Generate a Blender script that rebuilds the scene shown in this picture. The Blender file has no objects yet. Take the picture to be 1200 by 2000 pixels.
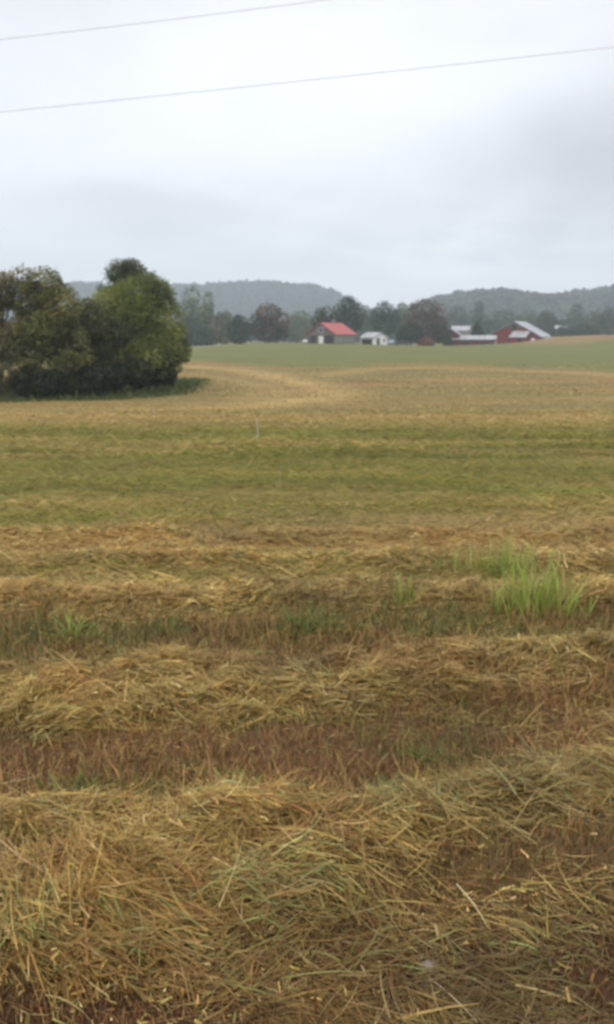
import bpy, math, random
import numpy as np

# ------------------------------------------------------------------ set-up
scene = bpy.context.scene
COL = scene.collection
rng = np.random.default_rng(11)
random.seed(11)
R = math.radians

CAM_H = 2.3
F = 1660.0                       # focal length in photo pixels (1200 x 2000)
PITCH = math.atan((1000 - 655) / F)
SP, CP = math.sin(PITCH), math.cos(PITCH)


# ------------------------------------------------------------------ noise
def _hash(ix, iy, iz, seed):
    n = (ix * 374761393 + iy * 668265263 + iz * 2147483647 + seed * 144665) & 0xFFFFFFFF
    n = ((n ^ (n >> 13)) * 1274126177) & 0xFFFFFFFF
    n = (n ^ (n >> 16)) & 0xFFFFFF
    return n / float(0xFFFFFF)


def vnoise(x, y, z=0.0, seed=0):
    x = np.asarray(x, float); y = np.asarray(y, float); z = np.asarray(z, float) + 0 * x
    ix, iy, iz = np.floor(x).astype(np.int64), np.floor(y).astype(np.int64), np.floor(z).astype(np.int64)
    fx, fy, fz = x - ix, y - iy, z - iz
    fx, fy, fz = fx*fx*(3-2*fx), fy*fy*(3-2*fy), fz*fz*(3-2*fz)
    out = 0
    for dx in (0, 1):
        for dy in (0, 1):
            for dz in (0, 1):
                w = (fx if dx else 1-fx) * (fy if dy else 1-fy) * (fz if dz else 1-fz)
                out = out + w * _hash(ix+dx, iy+dy, iz+dz, seed)
    return out


def fbm(x, y, z=0.0, seed=0, octv=3):
    a, s, t = 0.5, 0.0, 0.0
    f = 1.0
    for k in range(octv):
        s = s + a * vnoise(np.asarray(x)*f, np.asarray(y)*f, np.asarray(z)*f, seed + k*17)
        t += a
        a *= 0.5; f *= 2.07
    return s / t


def sstep(a, b, x):
    t = np.clip((np.asarray(x, float) - a) / (b - a), 0, 1)
    return t*t*(3-2*t)


def bump(x, c, w):
    return np.exp(-((np.asarray(x, float) - c) / w) ** 2)


# ------------------------------------------------------------------ terrain
_PY = np.array([-60, 0, 12, 16, 20, 24, 29, 36, 46, 58, 70, 90, 112, 130, 155, 185, 220, 255, 275, 330, 420, 700, 5000.])
_PZ = np.array([0, 0, 0, -.03, -.12, -.28, -.55, -1.0, -1.55, -1.88, -1.75, -1.55, -1.55, -1.5, -1.35, -1.05, -.55, -.02, .12, -.6, -2.0, -3.5, -6.])


def row_y(x, y):
    """row coordinate: the near swaths run slightly askew"""
    x = np.asarray(x, float); y = np.asarray(y, float)
    return y - x * 0.24 * np.clip((7.0 - y) / 3.7, 0, 1)


def mounds(x, y):
    r = row_y(x, y) + 0.30 * (fbm(x*0.8, y*0.8, 0, 5, 2) - .5)
    h = 0.10 * bump(r, 3.5, .42) + 0.085 * bump(r, 5.38, .36)
    h = h + 0.07 * bump(r, 7.15, .25) + 0.07 * bump(r, 8.3, .33) + 0.07 * bump(r, 9.5, .35)
    h = h * (0.15 + 1.7 * fbm(x*4.2, y*4.2, 0, 9, 3))
    far = sstep(10, 13, y) * (1 - sstep(30, 60, y))
    h = h + far * 0.10 * fbm(x*0.35, y*1.1, 0, 21, 3)
    return h


def H(x, y):
    x = np.asarray(x, float); y = np.asarray(y, float)
    z = np.interp(y, _PY, _PZ)
    crest = sstep(150, 262, y) * (1 - sstep(330, 480, y))
    z = z + crest * (2.3 * sstep(66, 92, x) - 1.0*bump(x, 43, 22) - 1.35 * sstep(5, 45, -x))
    z = z + sstep(25, 90, y) * (1 - sstep(200, 300, y)) * 0.5 * (fbm(x/38., y/38., 0, 3, 2) - .5)
    near = 1 - sstep(60, 120, y)
    z = z + near * (0.09 * (fbm(x*.9, y*.9, 0, 7, 3) - .5) + mounds(x, y) * (np.abs(y) < 70))
    return z


def pix(px, py, Y):
    """point on the ray of photo pixel (px, py) at forward distance Y"""
    u, v = (px - 600) / F, (1000 - py) / F
    d = np.array([u, CP + v*SP, -SP + v*CP])
    return np.array([0, 0, CAM_H]) + d * (Y / d[1])


def hit(px, py, ymax=320):
    """where the ray of a photo pixel meets the ground"""
    ys = np.geomspace(1.2, ymax, 5000)
    u, v = (px - 600) / F, (1000 - py) / F
    d = np.array([u, CP + v*SP, -SP + v*CP]) / (CP + v*SP)
    zz = CAM_H + d[2]*ys - H(d[0]*ys, ys)
    k = np.argmax(zz < 0)
    if not (zz < 0).any():
        k = len(ys) - 1
    y = ys[k]
    return (float(d[0]*y), float(y), float(H(d[0]*y, y)))


# ------------------------------------------------------------------ object helpers
def tag(o, label=None, cat=None, group=None, kind=None):
    if label: o['label'] = label
    if cat: o['category'] = cat
    if group: o['group'] = group
    if kind: o['kind'] = kind
    return o


def empty(name, loc, rz=0.0):
    o = bpy.data.objects.new(name, None)
    o.empty_display_size = 0.3
    COL.objects.link(o)
    o.location = loc
    o.rotation_euler = (0, 0, rz)
    return o


def mesh_obj(name, V, Fq, mat, parent=None, cols=None, smooth=False):
    """link ONE mesh object; Fq is (n,4) or (n,3) array, or a list of tuples"""
    me = bpy.data.meshes.new(name)
    V = np.asarray(V, np.float32)
    if isinstance(Fq, np.ndarray):
        n, k = Fq.shape
        me.vertices.add(len(V)); me.vertices.foreach_set('co', V.ravel())
        me.loops.add(n*k); me.loops.foreach_set('vertex_index', Fq.astype(np.int32).ravel())
        me.polygons.add(n)
        me.polygons.foreach_set('loop_start', np.arange(0, n*k, k, dtype=np.int32))
        me.polygons.foreach_set('loop_total', np.full(n, k, np.int32))
        me.update(calc_edges=True)
    else:
        me.from_pydata([tuple(map(float, v)) for v in V], [], [tuple(f) for f in Fq])
        me.update()
    if smooth:
        me.polygons.foreach_set('use_smooth', np.ones(len(me.polygons), bool))
    if cols is not None:
        at = me.attributes.new('col', 'FLOAT_COLOR', 'POINT')
        c = np.ones((len(V), 4), np.float32); c[:, :3] = cols
        at.data.foreach_set('color', c.ravel())
    me.materials.append(mat)
    o = bpy.data.objects.new(name, me)
    COL.objects.link(o)
    if parent: o.parent = parent
    return o


class MB:
    """collects shapes, builds one mesh"""
    def __init__(s): s.v = []; s.f = []

    def add(s, V, Fc):
        b = len(s.v)
        s.v += [tuple(p) for p in V]
        s.f += [tuple(b+i for i in q) for q in Fc]
        return s

    def box(s, x0, x1, y0, y1, z0, z1):
        V = [(x, y, z) for z in (z0, z1) for y in (y0, y1) for x in (x0, x1)]
        return s.add(V, [(0,2,3,1), (4,5,7,6), (0,1,5,4), (2,6,7,3), (0,4,6,2), (1,3,7,5)])

    def prism(s, poly, axis, a, b):
        """extrude a 2-D polygon along an axis from a to b"""
        n = len(poly)
        def pt(p, t):
            return (p[0], t, p[1]) if axis == 'y' else ((t, p[0], p[1]) if axis == 'x' else (p[0], p[1], t))
        V = [pt(p, a) for p in poly] + [pt(p, b) for p in poly]
        Fc = [tuple(range(n))[::-1], tuple(range(n, 2*n))]
        Fc += [(i, (i+1) % n, n+(i+1) % n, n+i) for i in range(n)]
        return s.add(V, Fc)

    def tube(s, pts, rad, k=8):
        pts = [np.array(p, float) for p in pts]
        V = []; n = len(pts)
        for i, p in enumerate(pts):
            d = pts[min(i+1, n-1)] - pts[max(i-1, 0)]
            d = d / (np.linalg.norm(d) + 1e-9)
            a = np.cross(d, (0.3, 1, 0.1) if abs(d[2]) > .6 else (0, 0, 1)); a /= np.linalg.norm(a) + 1e-9
            b = np.cross(d, a)
            r = rad[i] if hasattr(rad, '__len__') else rad
            for j in range(k):
                t = 2*math.pi*j/k
                V.append(p + r*(math.cos(t)*a + math.sin(t)*b))
        Fc = [(i*k+j, i*k+(j+1) % k, (i+1)*k+(j+1) % k, (i+1)*k+j) for i in range(n-1) for j in range(k)]
        Fc += [tuple(range(k))[::-1], tuple(range((n-1)*k, n*k))]
        return s.add(V, Fc)

    def build(s, name, mat, parent=None, smooth=False):
        return mesh_obj(name, s.v, s.f, mat, parent, smooth=smooth)


# ------------------------------------------------------------------ materials
def new_mat(name):
    m = bpy.data.materials.new(name); m.use_nodes = True
    nt = m.node_tree; nt.nodes.clear()
    out = nt.nodes.new('ShaderNodeOutputMaterial')
    return m, nt, out


def node(nt, typ, **kw):
    n = nt.nodes.new(typ)
    for k, v in kw.items():
        if k in n.bl_rna.properties.keys(): setattr(n, k, v)
        else: n.inputs[k].default_value = v
    return n


def foliage_mat(name, trans=0.3, rough=0.6, spec=0.2, var=0.35, scale=3.0):
    m, nt, out = new_mat(name)
    L = nt.links.new
    at = node(nt, 'ShaderNodeAttribute', attribute_name='col')
    tc = node(nt, 'ShaderNodeTexCoord')
    ns = node(nt, 'ShaderNodeTexNoise', Scale=scale, Detail=3.0)
    L(tc.outputs['Object'], ns.inputs['Vector'])
    mr = node(nt, 'ShaderNodeMapRange')
    mr.inputs['From Min'].default_value = .3; mr.inputs['From Max'].default_value = .7
    mr.inputs['To Min'].default_value = 1-var; mr.inputs['To Max'].default_value = 1+var
    L(ns.outputs['Fac'], mr.inputs['Value'])
    mul = node(nt, 'ShaderNodeVectorMath', operation='SCALE')
    L(at.outputs['Color'], mul.inputs[0]); L(mr.outputs['Result'], mul.inputs['Scale'])
    pb = node(nt, 'ShaderNodeBsdfPrincipled', Roughness=rough)
    pb.inputs['Specular IOR Level'].default_value = spec
    L(mul.outputs[0], pb.inputs['Base Color'])
    tr = node(nt, 'ShaderNodeBsdfTranslucent')
    L(mul.outputs[0], tr.inputs['Color'])
    mx = node(nt, 'ShaderNodeMixShader'); mx.inputs[0].default_value = trans
    L(pb.outputs[0], mx.inputs[1]); L(tr.outputs[0], mx.inputs[2])
    L(mx.outputs[0], out.inputs['Surface'])
    return m


def noisy_mat(name, c1, c2, scale=2.0, rough=0.7, metal=0.0, stretch=(1, 1, 1), bump_s=0.0, lo=.35, hi=.65, ribs=0.0):
    m, nt, out = new_mat(name)
    L = nt.links.new
    tc = node(nt, 'ShaderNodeTexCoord')
    mp = node(nt, 'ShaderNodeMapping'); mp.inputs['Scale'].default_value = stretch
    L(tc.outputs['Object'], mp.inputs['Vector'])
    ns = node(nt, 'ShaderNodeTexNoise', Scale=scale, Detail=5.0, Roughness=.6)
    L(mp.outputs[0], ns.inputs['Vector'])
    rp = node(nt, 'ShaderNodeValToRGB')
    rp.color_ramp.elements[0].position = lo; rp.color_ramp.elements[0].color = (*c1, 1)
    rp.color_ramp.elements[1].position = hi; rp.color_ramp.elements[1].color = (*c2, 1)
    L(ns.outputs['Fac'], rp.inputs['Fac'])
    pb = node(nt, 'ShaderNodeBsdfPrincipled', Roughness=rough, Metallic=metal)
    L(rp.outputs[0], pb.inputs['Base Color'])
    if bump_s:
        bp = node(nt, 'ShaderNodeBump', Strength=bump_s, Distance=.05)
        L(ns.outputs['Fac'], bp.inputs['Height']); L(bp.outputs[0], pb.inputs['Normal'])
    L(pb.outputs[0], out.inputs['Surface'])
    return m


M_LEAF = foliage_mat('leaf', .42, var=.3, scale=1.2)
M_FAR_LEAF = foliage_mat('far_leaf', .25, var=.25, scale=.12)
M_STRAW = foliage_mat('straw', .13, rough=.5, spec=.3, var=.15, scale=6)
M_GRASS = foliage_mat('grass', .32, rough=.5, spec=.3, var=.15, scale=4)
M_BARK = noisy_mat('bark', (.035, .028, .02), (.10, .085, .07), 6, .9, stretch=(1, 1, .25), bump_s=.5)
M_FARBARK = noisy_mat('pale_bark', (.08, .07, .06), (.17, .16, .14), 3, .9, stretch=(1, 1, .25))
M_REDROOF = noisy_mat('red_roof_metal', (.33, .058, .058), (.46, .10, .10), .9, .6, stretch=(.25, 1.6, .25))
M_BARNRED = noisy_mat('barn_red_boards', (.15, .014, .017), (.23, .026, .028), 1.2, .8, stretch=(3, 3, .3))
M_DARKRED = noisy_mat('faded_red_boards', (.08, .016, .017), (.15, .03, .028), 1.2, .85, stretch=(3, 3, .3))
M_TIN = noisy_mat('galvanised_roof', (.24, .24, .25), (.48, .48, .49), 1.1, .55, stretch=(.35, 1.3, .35))
M_OLDTIN = noisy_mat('weathered_tin_roof', (.24, .25, .27), (.48, .49, .51), 1.0, .6, stretch=(.35, 1.3, .35))
M_WHITE = noisy_mat('white_paint', (.62, .62, .62), (.80, .80, .79), 1.0, .6)
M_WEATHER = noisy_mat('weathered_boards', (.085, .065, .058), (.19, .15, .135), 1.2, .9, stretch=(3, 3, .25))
M_GREYBOARD = noisy_mat('grey_boards', (.18, .17, .155), (.30, .285, .26), 1.5, .9, stretch=(3, 3, .25))
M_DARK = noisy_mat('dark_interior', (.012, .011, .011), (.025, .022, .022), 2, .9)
M_GLASS = noisy_mat('window_glass', (.03, .035, .04), (.06, .065, .07), 1, .1)
M_STONE = noisy_mat('stone', (.17, .125, .105), (.31, .24, .20), 14, .8, bump_s=.4)
M_WIRE = noisy_mat('aluminium_wire', (.45, .46, .47), (.6, .61, .62), 3, .5)
M_STAKE = noisy_mat('white_plastic', (.60, .60, .52), (.75, .74, .66), 3, .5)
M_RUBBER = noisy_mat('tyre_rubber', (.015, .015, .015), (.03, .03, .03), 5, .8)
M_CARGREY = noisy_mat('silver_blue_car_paint', (.27, .31, .36), (.32, .36, .42), .6, .3, metal=.2)
M_CARDARK = noisy_mat('dark_car_paint', (.025, .025, .03), (.04, .04, .045), .6, .25)
M_GRAVEL = noisy_mat('pale_gravel', (.38, .38, .37), (.55, .55, .53), 1.5, .9)


# ------------------------------------------------------------------ ground sheet
def tree_foot(x, y):
    """1 on the unmown strip round the tree clump"""
    w = 3.0 * (fbm(x*.35, y*.25, 0, 61, 3) - .5)
    edge = np.interp(x, [-60, -30, -21, -15, -11, -8.3, -6, -4.5], [51, 51.5, 52.0, 55, 58.5, 62, 66, 70])
    return sstep(-1.0, 1.2, y - edge + w) * (1 - sstep(77, 82, y - .2*(x+14))) * (1 - sstep(-10.5, -7.8, x + .5*w))


def build_ground():
    t = np.linspace(-1, 1, 621)
    a = 1.6; T = math.asinh(3500 / a)
    xs = a * np.sinh(t * T)
    ys = np.concatenate([-np.geomspace(40, .5, 14), np.linspace(0, 1.9, 12), np.geomspace(2.0, 4200, 760)])
    X, Y = np.meshgrid(xs, ys)
    Z = H(X, Y)
    nx, ny = len(xs), len(ys)
    V = np.stack([X, Y, Z], -1).reshape(-1, 3)
    i = np.arange(ny-1)[:, None]*nx + np.arange(nx-1)[None, :]
    Q = np.stack([i, i+1, i+1+nx, i+nx], -1).reshape(-1, 4)
    # masks of where which crop grows
    xf, yf = X.ravel(), Y.ravel()
    green = tree_foot(xf, yf)
    dry = sstep(60, 76, xf + 8*(fbm(xf*.05, yf*.05, 0, 33, 2)-.5)) * sstep(228, 250, yf) * (1-sstep(400, 500, yf))

    edge = [hit(p, q)[:2] for p, q in ((-300, 712), (200, 708), (380, 706), (450, 710), (540, 716), (620, 719), (680, 719), (730, 712), (800, 709), (880, 710), (960, 714), (1060, 719), (1200, 725), (1500, 732))]
    ex, ey = np.array(edge).T
    yb = np.interp(xf * 1.0, ex, ey)
    hill_green = sstep(-5, 5, yf - yb + 5*(fbm(xf*.08, yf*.08, 0, 45, 3)-.5))
    trk = np.zeros(len(xf)); dtrk = np.zeros(len(xf))
    near_ = (yf > 35) & (yf < 135) & (np.abs(xf) < 60)
    def along(poly):
        pp = [hit(p, q)[:2] for p, q in poly]
        dd = np.full(near_.sum(), 1e9)
        qx, qy = xf[near_], yf[near_]
        for (ax, ay), (bx, by) in zip(pp[:-1], pp[1:]):
            ux, uy = bx-ax, by-ay
            tt = np.clip(((qx-ax)*ux + (qy-ay)*uy)/(ux*ux+uy*uy+1e-9), 0, 1)
            dd = np.minimum(dd, np.hypot((qx-ax-tt*ux), (qy-ay-tt*uy)*.55))
        return dd
    wob_ = .6 + .8*fbm(xf[near_]*.3, yf[near_]*.3, 0, 47, 3)
    for poly, w_, a_ in ((((372, 716), (440, 720), (520, 732), (590, 748), (640, 762), (650, 768), (620, 776), (540, 786), (450, 797)), 2.6, .85),
                         (((380, 735), (450, 742), (520, 755), (560, 766), (540, 776), (460, 787), (370, 798)), 1.8, .5),
                         (((640, 732), (720, 722), (820, 718), (960, 722), (1190, 732)), 2.2, .6),
                         (((520, 806), (700, 812), (900, 822), (1200, 834)), 1.0, .5)):
        trk[near_] = np.maximum(trk[near_], a_*wob_*bump(along(poly), 0, w_))
    for poly, w_, a_ in ((((375, 724), (450, 731), (530, 744), (590, 759), (580, 772), (500, 784), (400, 800), (300, 808)), 1.2, .55),
                         (((470, 722), (560, 736), (640, 745), (720, 744)), 1.3, .55),
                         (((560, 797), (660, 800), (800, 806)), .9, .45)):
        dtrk[near_] = np.maximum(dtrk[near_], a_*wob_*bump(along(poly), 0, w_))

    m, nt, out = new_mat('field_ground')
    L = nt.links.new
    tc = node(nt, 'ShaderNodeTexCoord')
    sep = node(nt, 'ShaderNodeSeparateXYZ'); L(tc.outputs['Object'], sep.inputs[0])
    X_, Y_ = sep.outputs['X'], sep.outputs['Y']

    def mth(op, a_, b_=None, clamp=False):
        n = node(nt, 'ShaderNodeMath', operation=op); n.use_clamp = clamp
        for k, v in ((0, a_), (1, b_)):
            if v is None: continue
            if isinstance(v, (int, float)): n.inputs[k].default_value = v
            else: L(v, n.inputs[k])
        return n.outputs[0]

    def noise(scale, sx=1., sy=1., det=4., rough=.55):
        mp = node(nt, 'ShaderNodeMapping'); mp.inputs['Scale'].default_value = (sx, sy, 1)
        L(tc.outputs['Object'], mp.inputs['Vector'])
        n = node(nt, 'ShaderNodeTexNoise', Scale=scale, Detail=det, Roughness=rough)
        L(mp.outputs[0], n.inputs['Vector'])
        return n.outputs['Fac']

    # the row coordinate of row_y()
    k = mth('MULTIPLY', mth('SUBTRACT', 7.0, Y_), 1/3.7, True)
    yr = mth('SUBTRACT', Y_, mth('MULTIPLY', mth('MULTIPLY', X_, k), .24))
    w1 = mth('SUBTRACT', noise(.9, .6, 1), .5)
    w2 = mth('SUBTRACT', noise(.05, .45, 1), .5)
    yr = mth('ADD', yr, mth('MULTIPLY', w1, .7))
    yr = mth('MULTIPLY', yr, mth('ADD', 1.0, mth('MULTIPLY', w2, .16)))
    yr = mth('MAXIMUM', yr, 1.5)
    LO, HI = math.log(1.5), math.log(420)
    fac = mth('MULTIPLY', mth('SUBTRACT', mth('LOGARITHM', yr, math.e), LO), 1/(HI-LO))
    soil = (.075, .038, .022); bed = (.12, .075, .032); stub = (.12, .06, .03); weed = (.14, .10, .04)
    straw = (.40, .265, .09); brown = (.25, .15, .06); grn = (.19, .155, .042); tan = (.26, .185, .08)
    stops = [(1.5, soil), (2.75, soil), (2.95, bed), (3.85, bed), (4.1, stub), (4.85, stub), (5.05, bed), (5.75, bed),
             (6.02, weed), (6.8, weed), (7.05, straw), (7.4, straw), (7.55, brown), (7.8, brown), (8.05, straw), (8.65, straw),
             (8.85, brown), (9.1, brown), (9.35, straw), (9.8, tan), (11.5, grn), (23, grn), (29, tan),
             (33, (.265, .18, .068)), (48, (.25, .17, .066)), (108, (.265, .17, .07)), (118, (.26, .165, .07)),
             (200, (.26, .16, .08)), (420, (.26, .16, .08))]
    rp = node(nt, 'ShaderNodeValToRGB'); cr = rp.color_ramp
    while len(cr.elements) < len(stops): cr.elements.new(.5)
    for e, (yy, c) in zip(cr.elements, stops):
        e.position = (math.log(yy)-LO)/(HI-LO)
    for e, (yy, c) in zip(cr.elements, stops):
        e.color = (*c, 1)
    L(fac, rp.inputs['Fac'])
    col = rp.outputs[0]

    def mixc(f, c_a, c_b):
        n = node(nt, 'ShaderNodeMix', data_type='RGBA')
        for nm, v in ((0, f), (6, c_a), (7, c_b)):
            if isinstance(v, tuple): n.inputs[nm].default_value = (*v, 1)
            elif isinstance(v, float): n.inputs[nm].default_value = v
            else: L(v, n.inputs[nm])
        return n.outputs[2]

    def rng_map(v, a0, a1, b0, b1):
        n = node(nt, 'ShaderNodeMapRange')
        for kk, vv in (('From Min', a0), ('From Max', a1), ('To Min', b0), ('To Max', b1)): n.inputs[kk].default_value = vv
        L(v, n.inputs['Value']); return n.outputs[0]

    # streaks of greener and drier crop along the rows, mid and far field
    midf = rng_map(Y_, 10, 14, 0, 1)
    s1 = rng_map(noise(.22, .22, 1.0, 5), .42, .60, 0, .72)
    farm = mth('MULTIPLY', rng_map(Y_, 26, 34, 0, 1), rng_map(Y_, 112, 124, 1, 0))
    col = mixc(mth('MULTIPLY', s1, farm), col, (.15, .15, .055))
    s2 = rng_map(noise(.5, .12, 1.0, 4), .5, .68, 0, .6)
    gm = mth('MULTIPLY', rng_map(Y_, 10, 13, 0, 1), rng_map(Y_, 24, 30, 1, 0))
    col = mixc(mth('MULTIPLY', s2, gm), col, (.27, .20, .08))
    for nm, c in (('hill_green', (.158, .158, .055)), ('dry', (.26, .175, .085)), ('foot', (.085, .10, .03)), ('dark_track', (.20, .115, .052)), ('track', (.40, .28, .115))):
        at = node(nt, 'ShaderNodeAttribute', attribute_name=nm)
        col = mixc(at.outputs['Fac'], col, c)
    mott = rng_map(noise(5.0, .6, 1, 6, .7), .3, .7, .62, 1.35)
    mott2 = rng_map(noise(.35, .3, 1, 5, .6), .3, .7, .82, 1.18)
    sc = node(nt, 'ShaderNodeVectorMath', operation='SCALE')
    L(col, sc.inputs[0]); L(mth('MULTIPLY', mott, mott2), sc.inputs['Scale'])
    pb = node(nt, 'ShaderNodeBsdfPrincipled', Roughness=.95)
    pb.inputs['Specular IOR Level'].default_value = .1
    L(sc.outputs[0], pb.inputs['Base Color'])
    bp = node(nt, 'ShaderNodeBump', Strength=.6, Distance=.06)
    L(noise(4.0, .6, 1, 6, .7), bp.inputs['Height']); L(bp.outputs[0], pb.inputs['Normal'])
    L(pb.outputs[0], out.inputs['Surface'])

    o = mesh_obj('ground', V, Q, m, smooth=True)
    tag(o, 'mown hay field rising to a green slope', 'field', kind='structure')
    for nm, arr in (('dry', dry), ('foot', green), ('track', np.clip(trk, 0, 1)), ('dark_track', np.clip(dtrk, 0, 1)), ('hill_green', hill_green)):
        at = o.data.attributes.new(nm, 'FLOAT', 'POINT')
        at.data.foreach_set('value', arr.astype(np.float32))
    return o


build_ground()


# ------------------------------------------------------------------ blades (straw, stubble, grass)
def blades(P, yaw, pitch, curl, length, width, col, seg=3, roll=None, tip=.25, wig=.22):
    """V, Q, C of bent tapering strips"""
    n = len(P)
    if roll is None: roll = rng.uniform(-.9, .9, n)
    pts = [P]; cur = P.copy(); pt = pitch.copy(); yw = yaw.copy()
    bend = rng.normal(0, wig, n)
    for k in range(seg):
        d = np.stack([np.cos(pt)*np.cos(yw), np.cos(pt)*np.sin(yw), np.sin(pt)], 1)
        cur = cur + d * (length/seg)[:, None]
        pts.append(cur); pt = pt + curl/seg; yw = yw + bend/seg
    side = np.stack([-np.sin(yaw), np.cos(yaw), np.zeros(n)], 1)
    upv = np.stack([-np.sin(pitch)*np.cos(yaw), -np.sin(pitch)*np.sin(yaw), np.cos(pitch)], 1)
    wv = side*np.cos(roll)[:, None] + upv*np.sin(roll)[:, None]
    V = np.empty((n, seg+1, 2, 3)); C = np.empty((n, seg+1, 2, 3))
    for k in range(seg+1):
        w = width * (1 - (1-tip) * (k/seg)**2) * .5
        V[:, k, 0] = pts[k] - wv*w[:, None]; V[:, k, 1] = pts[k] + wv*w[:, None]
        C[:, k, 0] = col; C[:, k, 1] = col
    b = (np.arange(n)*(seg+1)*2)[:, None] + (np.arange(seg)*2)[None, :]
    Q = np.stack([b, b+1, b+3, b+2], -1).reshape(-1, 4)
    return V.reshape(-1, 3), Q, C.reshape(-1, 3)


def join(parts):
    V, Q, C = [], [], []; o = 0
    for v, q, c in parts:
        V.append(v); Q.append(q+o); C.append(c); o += len(v)
    return np.concatenate(V), np.concatenate(Q), np.concatenate(C)


def scatter(n, y0, y1, p=1.0, margin=1.3):
    """points in the wedge of field in front of the road, density ~ y^-(1+p)"""
    a, b = y0**-p, y1**-p
    y = (rng.uniform(b, a, n)) ** (-1/p)
    x = rng.uniform(-1, 1, n) * (.365*y*margin + .35)
    return x, y


def pick(cols, n, jit=.18):
    cols = np.array(cols); c = cols[rng.integers(0, len(cols), n)]
    return np.clip(c * rng.normal(1, jit, n)[:, None] * rng.normal(1, .05, (n, 3)), .01, .9)


STRAW = [(.47, .315, .085), (.54, .38, .115), (.40, .255, .070), (.32, .185, .052), (.41, .30, .088), (.60, .45, .19), (.24, .145, .045), (.34, .265, .075)]
STUB = [(.29, .145, .05), (.21, .10, .04), (.35, .20, .07), (.38, .25, .09), (.15, .09, .04), (.26, .17, .055), (.31, .24, .08)]
GREEN = [(.17, .195, .034), (.215, .22, .036), (.13, .155, .03), (.25, .235, .042), (.29, .235, .052), (.31, .235, .065)]
VIVID = [(.32, .41, .08), (.38, .45, .10), (.25, .33, .065), (.43, .44, .13), (.42, .36, .14)]


def straw_amount(x, y):
    r = row_y(x, y) + .75*(fbm(x*.9, y*.9, 0, 5, 4) - .5) + .35*(fbm(x*3.5, y*3.5, 0, 6, 2) - .5)
    r2 = r - .34*x*(1 - sstep(3.2, 3.9, y)) - .36
    s = (.03*sstep(2.2, 2.6, r2) + .97*sstep(2.70, 3.12, r2)) * (1 - sstep(3.75, 4.2, r))
    s = np.maximum(s, sstep(4.85, 5.1, r) * (1 - sstep(5.72, 6.0, r)))
    rf = row_y(x, y) + .7*(fbm(x*.35, y*.9, 0, 8, 3) - .5)
    s = np.maximum(s, 1.0*bump(rf, 7.3, .34)); s = np.maximum(s, 1.0*bump(rf, 8.4, .40)); s = np.maximum(s, 1.0*bump(rf, 9.5, .36))
    # thin spots: the thatch on the right of the near swath and here and there
    hole = np.maximum(sstep(.51, .63, fbm(x*1.7, y*2.6, 0, 77, 3)), .8*sstep(.56, .64, fbm(x*5, y*7, 0, 78, 2)))
    hole = np.maximum(hole, 1.2*bump(np.hypot((x-1.2)*.8, (y-3.2)*1.1), 0, .55))
    hole = np.maximum(hole, .9*(1-sstep(2.7, 3.3, r))*sstep(.40, .55, fbm(x*2.5, y*3, 0, 76, 3)))
    hole = np.clip(hole, 0, 1.1)
    return s * (1 - np.where(y > 6.8, .4, .85)*hole)


# --- cut straw lying in swaths
parts = []
for (n, y0, y1, p, ln, wd) in ((210000, 2.0, 4.9, .6, .14, .0043), (140000, 4.6, 6.7, .6, .12, .0052), (150000, 6.5, 11.5, 1.0, .10, .0068)):
    x, y = scatter(n, y0, y1, p)
    keep = rng.random(n) < straw_amount(x, y) * .86 + .14*sstep(.35, .7, fbm(x*1.5, y*2, 0, 79, 2))
    x, y = x[keep], y[keep]; m = len(x)
    s = straw_amount(x, y)
    lay = rng.random(m)
    z = H(x, y) + .005 + (.012 + .11*s*sstep(.3, .7, fbm(x*4.5, y*4.5, 0, 55, 2))) * lay
    # combed locally in one direction, mostly along the swath
    comb = (fbm(x*.9, y*1.4, 0, 88, 2) - .5) * 2.4 + (fbm(x*3.2, y*3.6, 0, 89, 2) - .5) * 2.2
    yaw = comb + rng.normal(0, .55, m) + np.where(rng.random(m) < .5, 0, math.pi)
    L = ln * np.minimum(rng.lognormal(0, .5, m), 2.3)
    pitch = rng.normal(.05, .20, m); curl = rng.normal(-.2, .7, m)
    P = np.stack([x, y, z], 1)
    P[:, 0] -= np.cos(yaw)*L*.5; P[:, 1] -= np.sin(yaw)*L*.5
    P[:, 2] = np.maximum(P[:, 2], H(P[:, 0], P[:, 1]) + .003)
    c = pick(STRAW, m)
    patch = fbm(x*1.1, y*1.6, 0, 91, 3)
    c *= (.22 + 1.2*patch)[:, None]
    c *= (.55 + .45*sstep(2.5, 3.4, row_y(x, y)))[:, None]
    c *= 1.3 if y0 > 6 else (1.2 if y0 > 4 else 1.0)
    gr = (rng.random(m) <   .14*sstep(.56, .70, fbm(x*1.0, y*1.4, 0, 93, 2)))
    c[gr] = pick([(.30, .31, .10), (.24, .27, .085)], gr.sum())
    wdt = wd * rng.lognormal(0, .35, m)
    wide = rng.random(m) < .03
    wdt[wide] *= 1.7
    warm = sstep(.50, .66, fbm(x*1.4, y*2.2, 0, 94, 3))[:, None]*.6
    c = c*(1-warm) + c*np.array([.78, .62, .52])*warm
    parts.append(blades(P, yaw, pitch, curl, L, wdt, c, 3, wig=.5))
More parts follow.
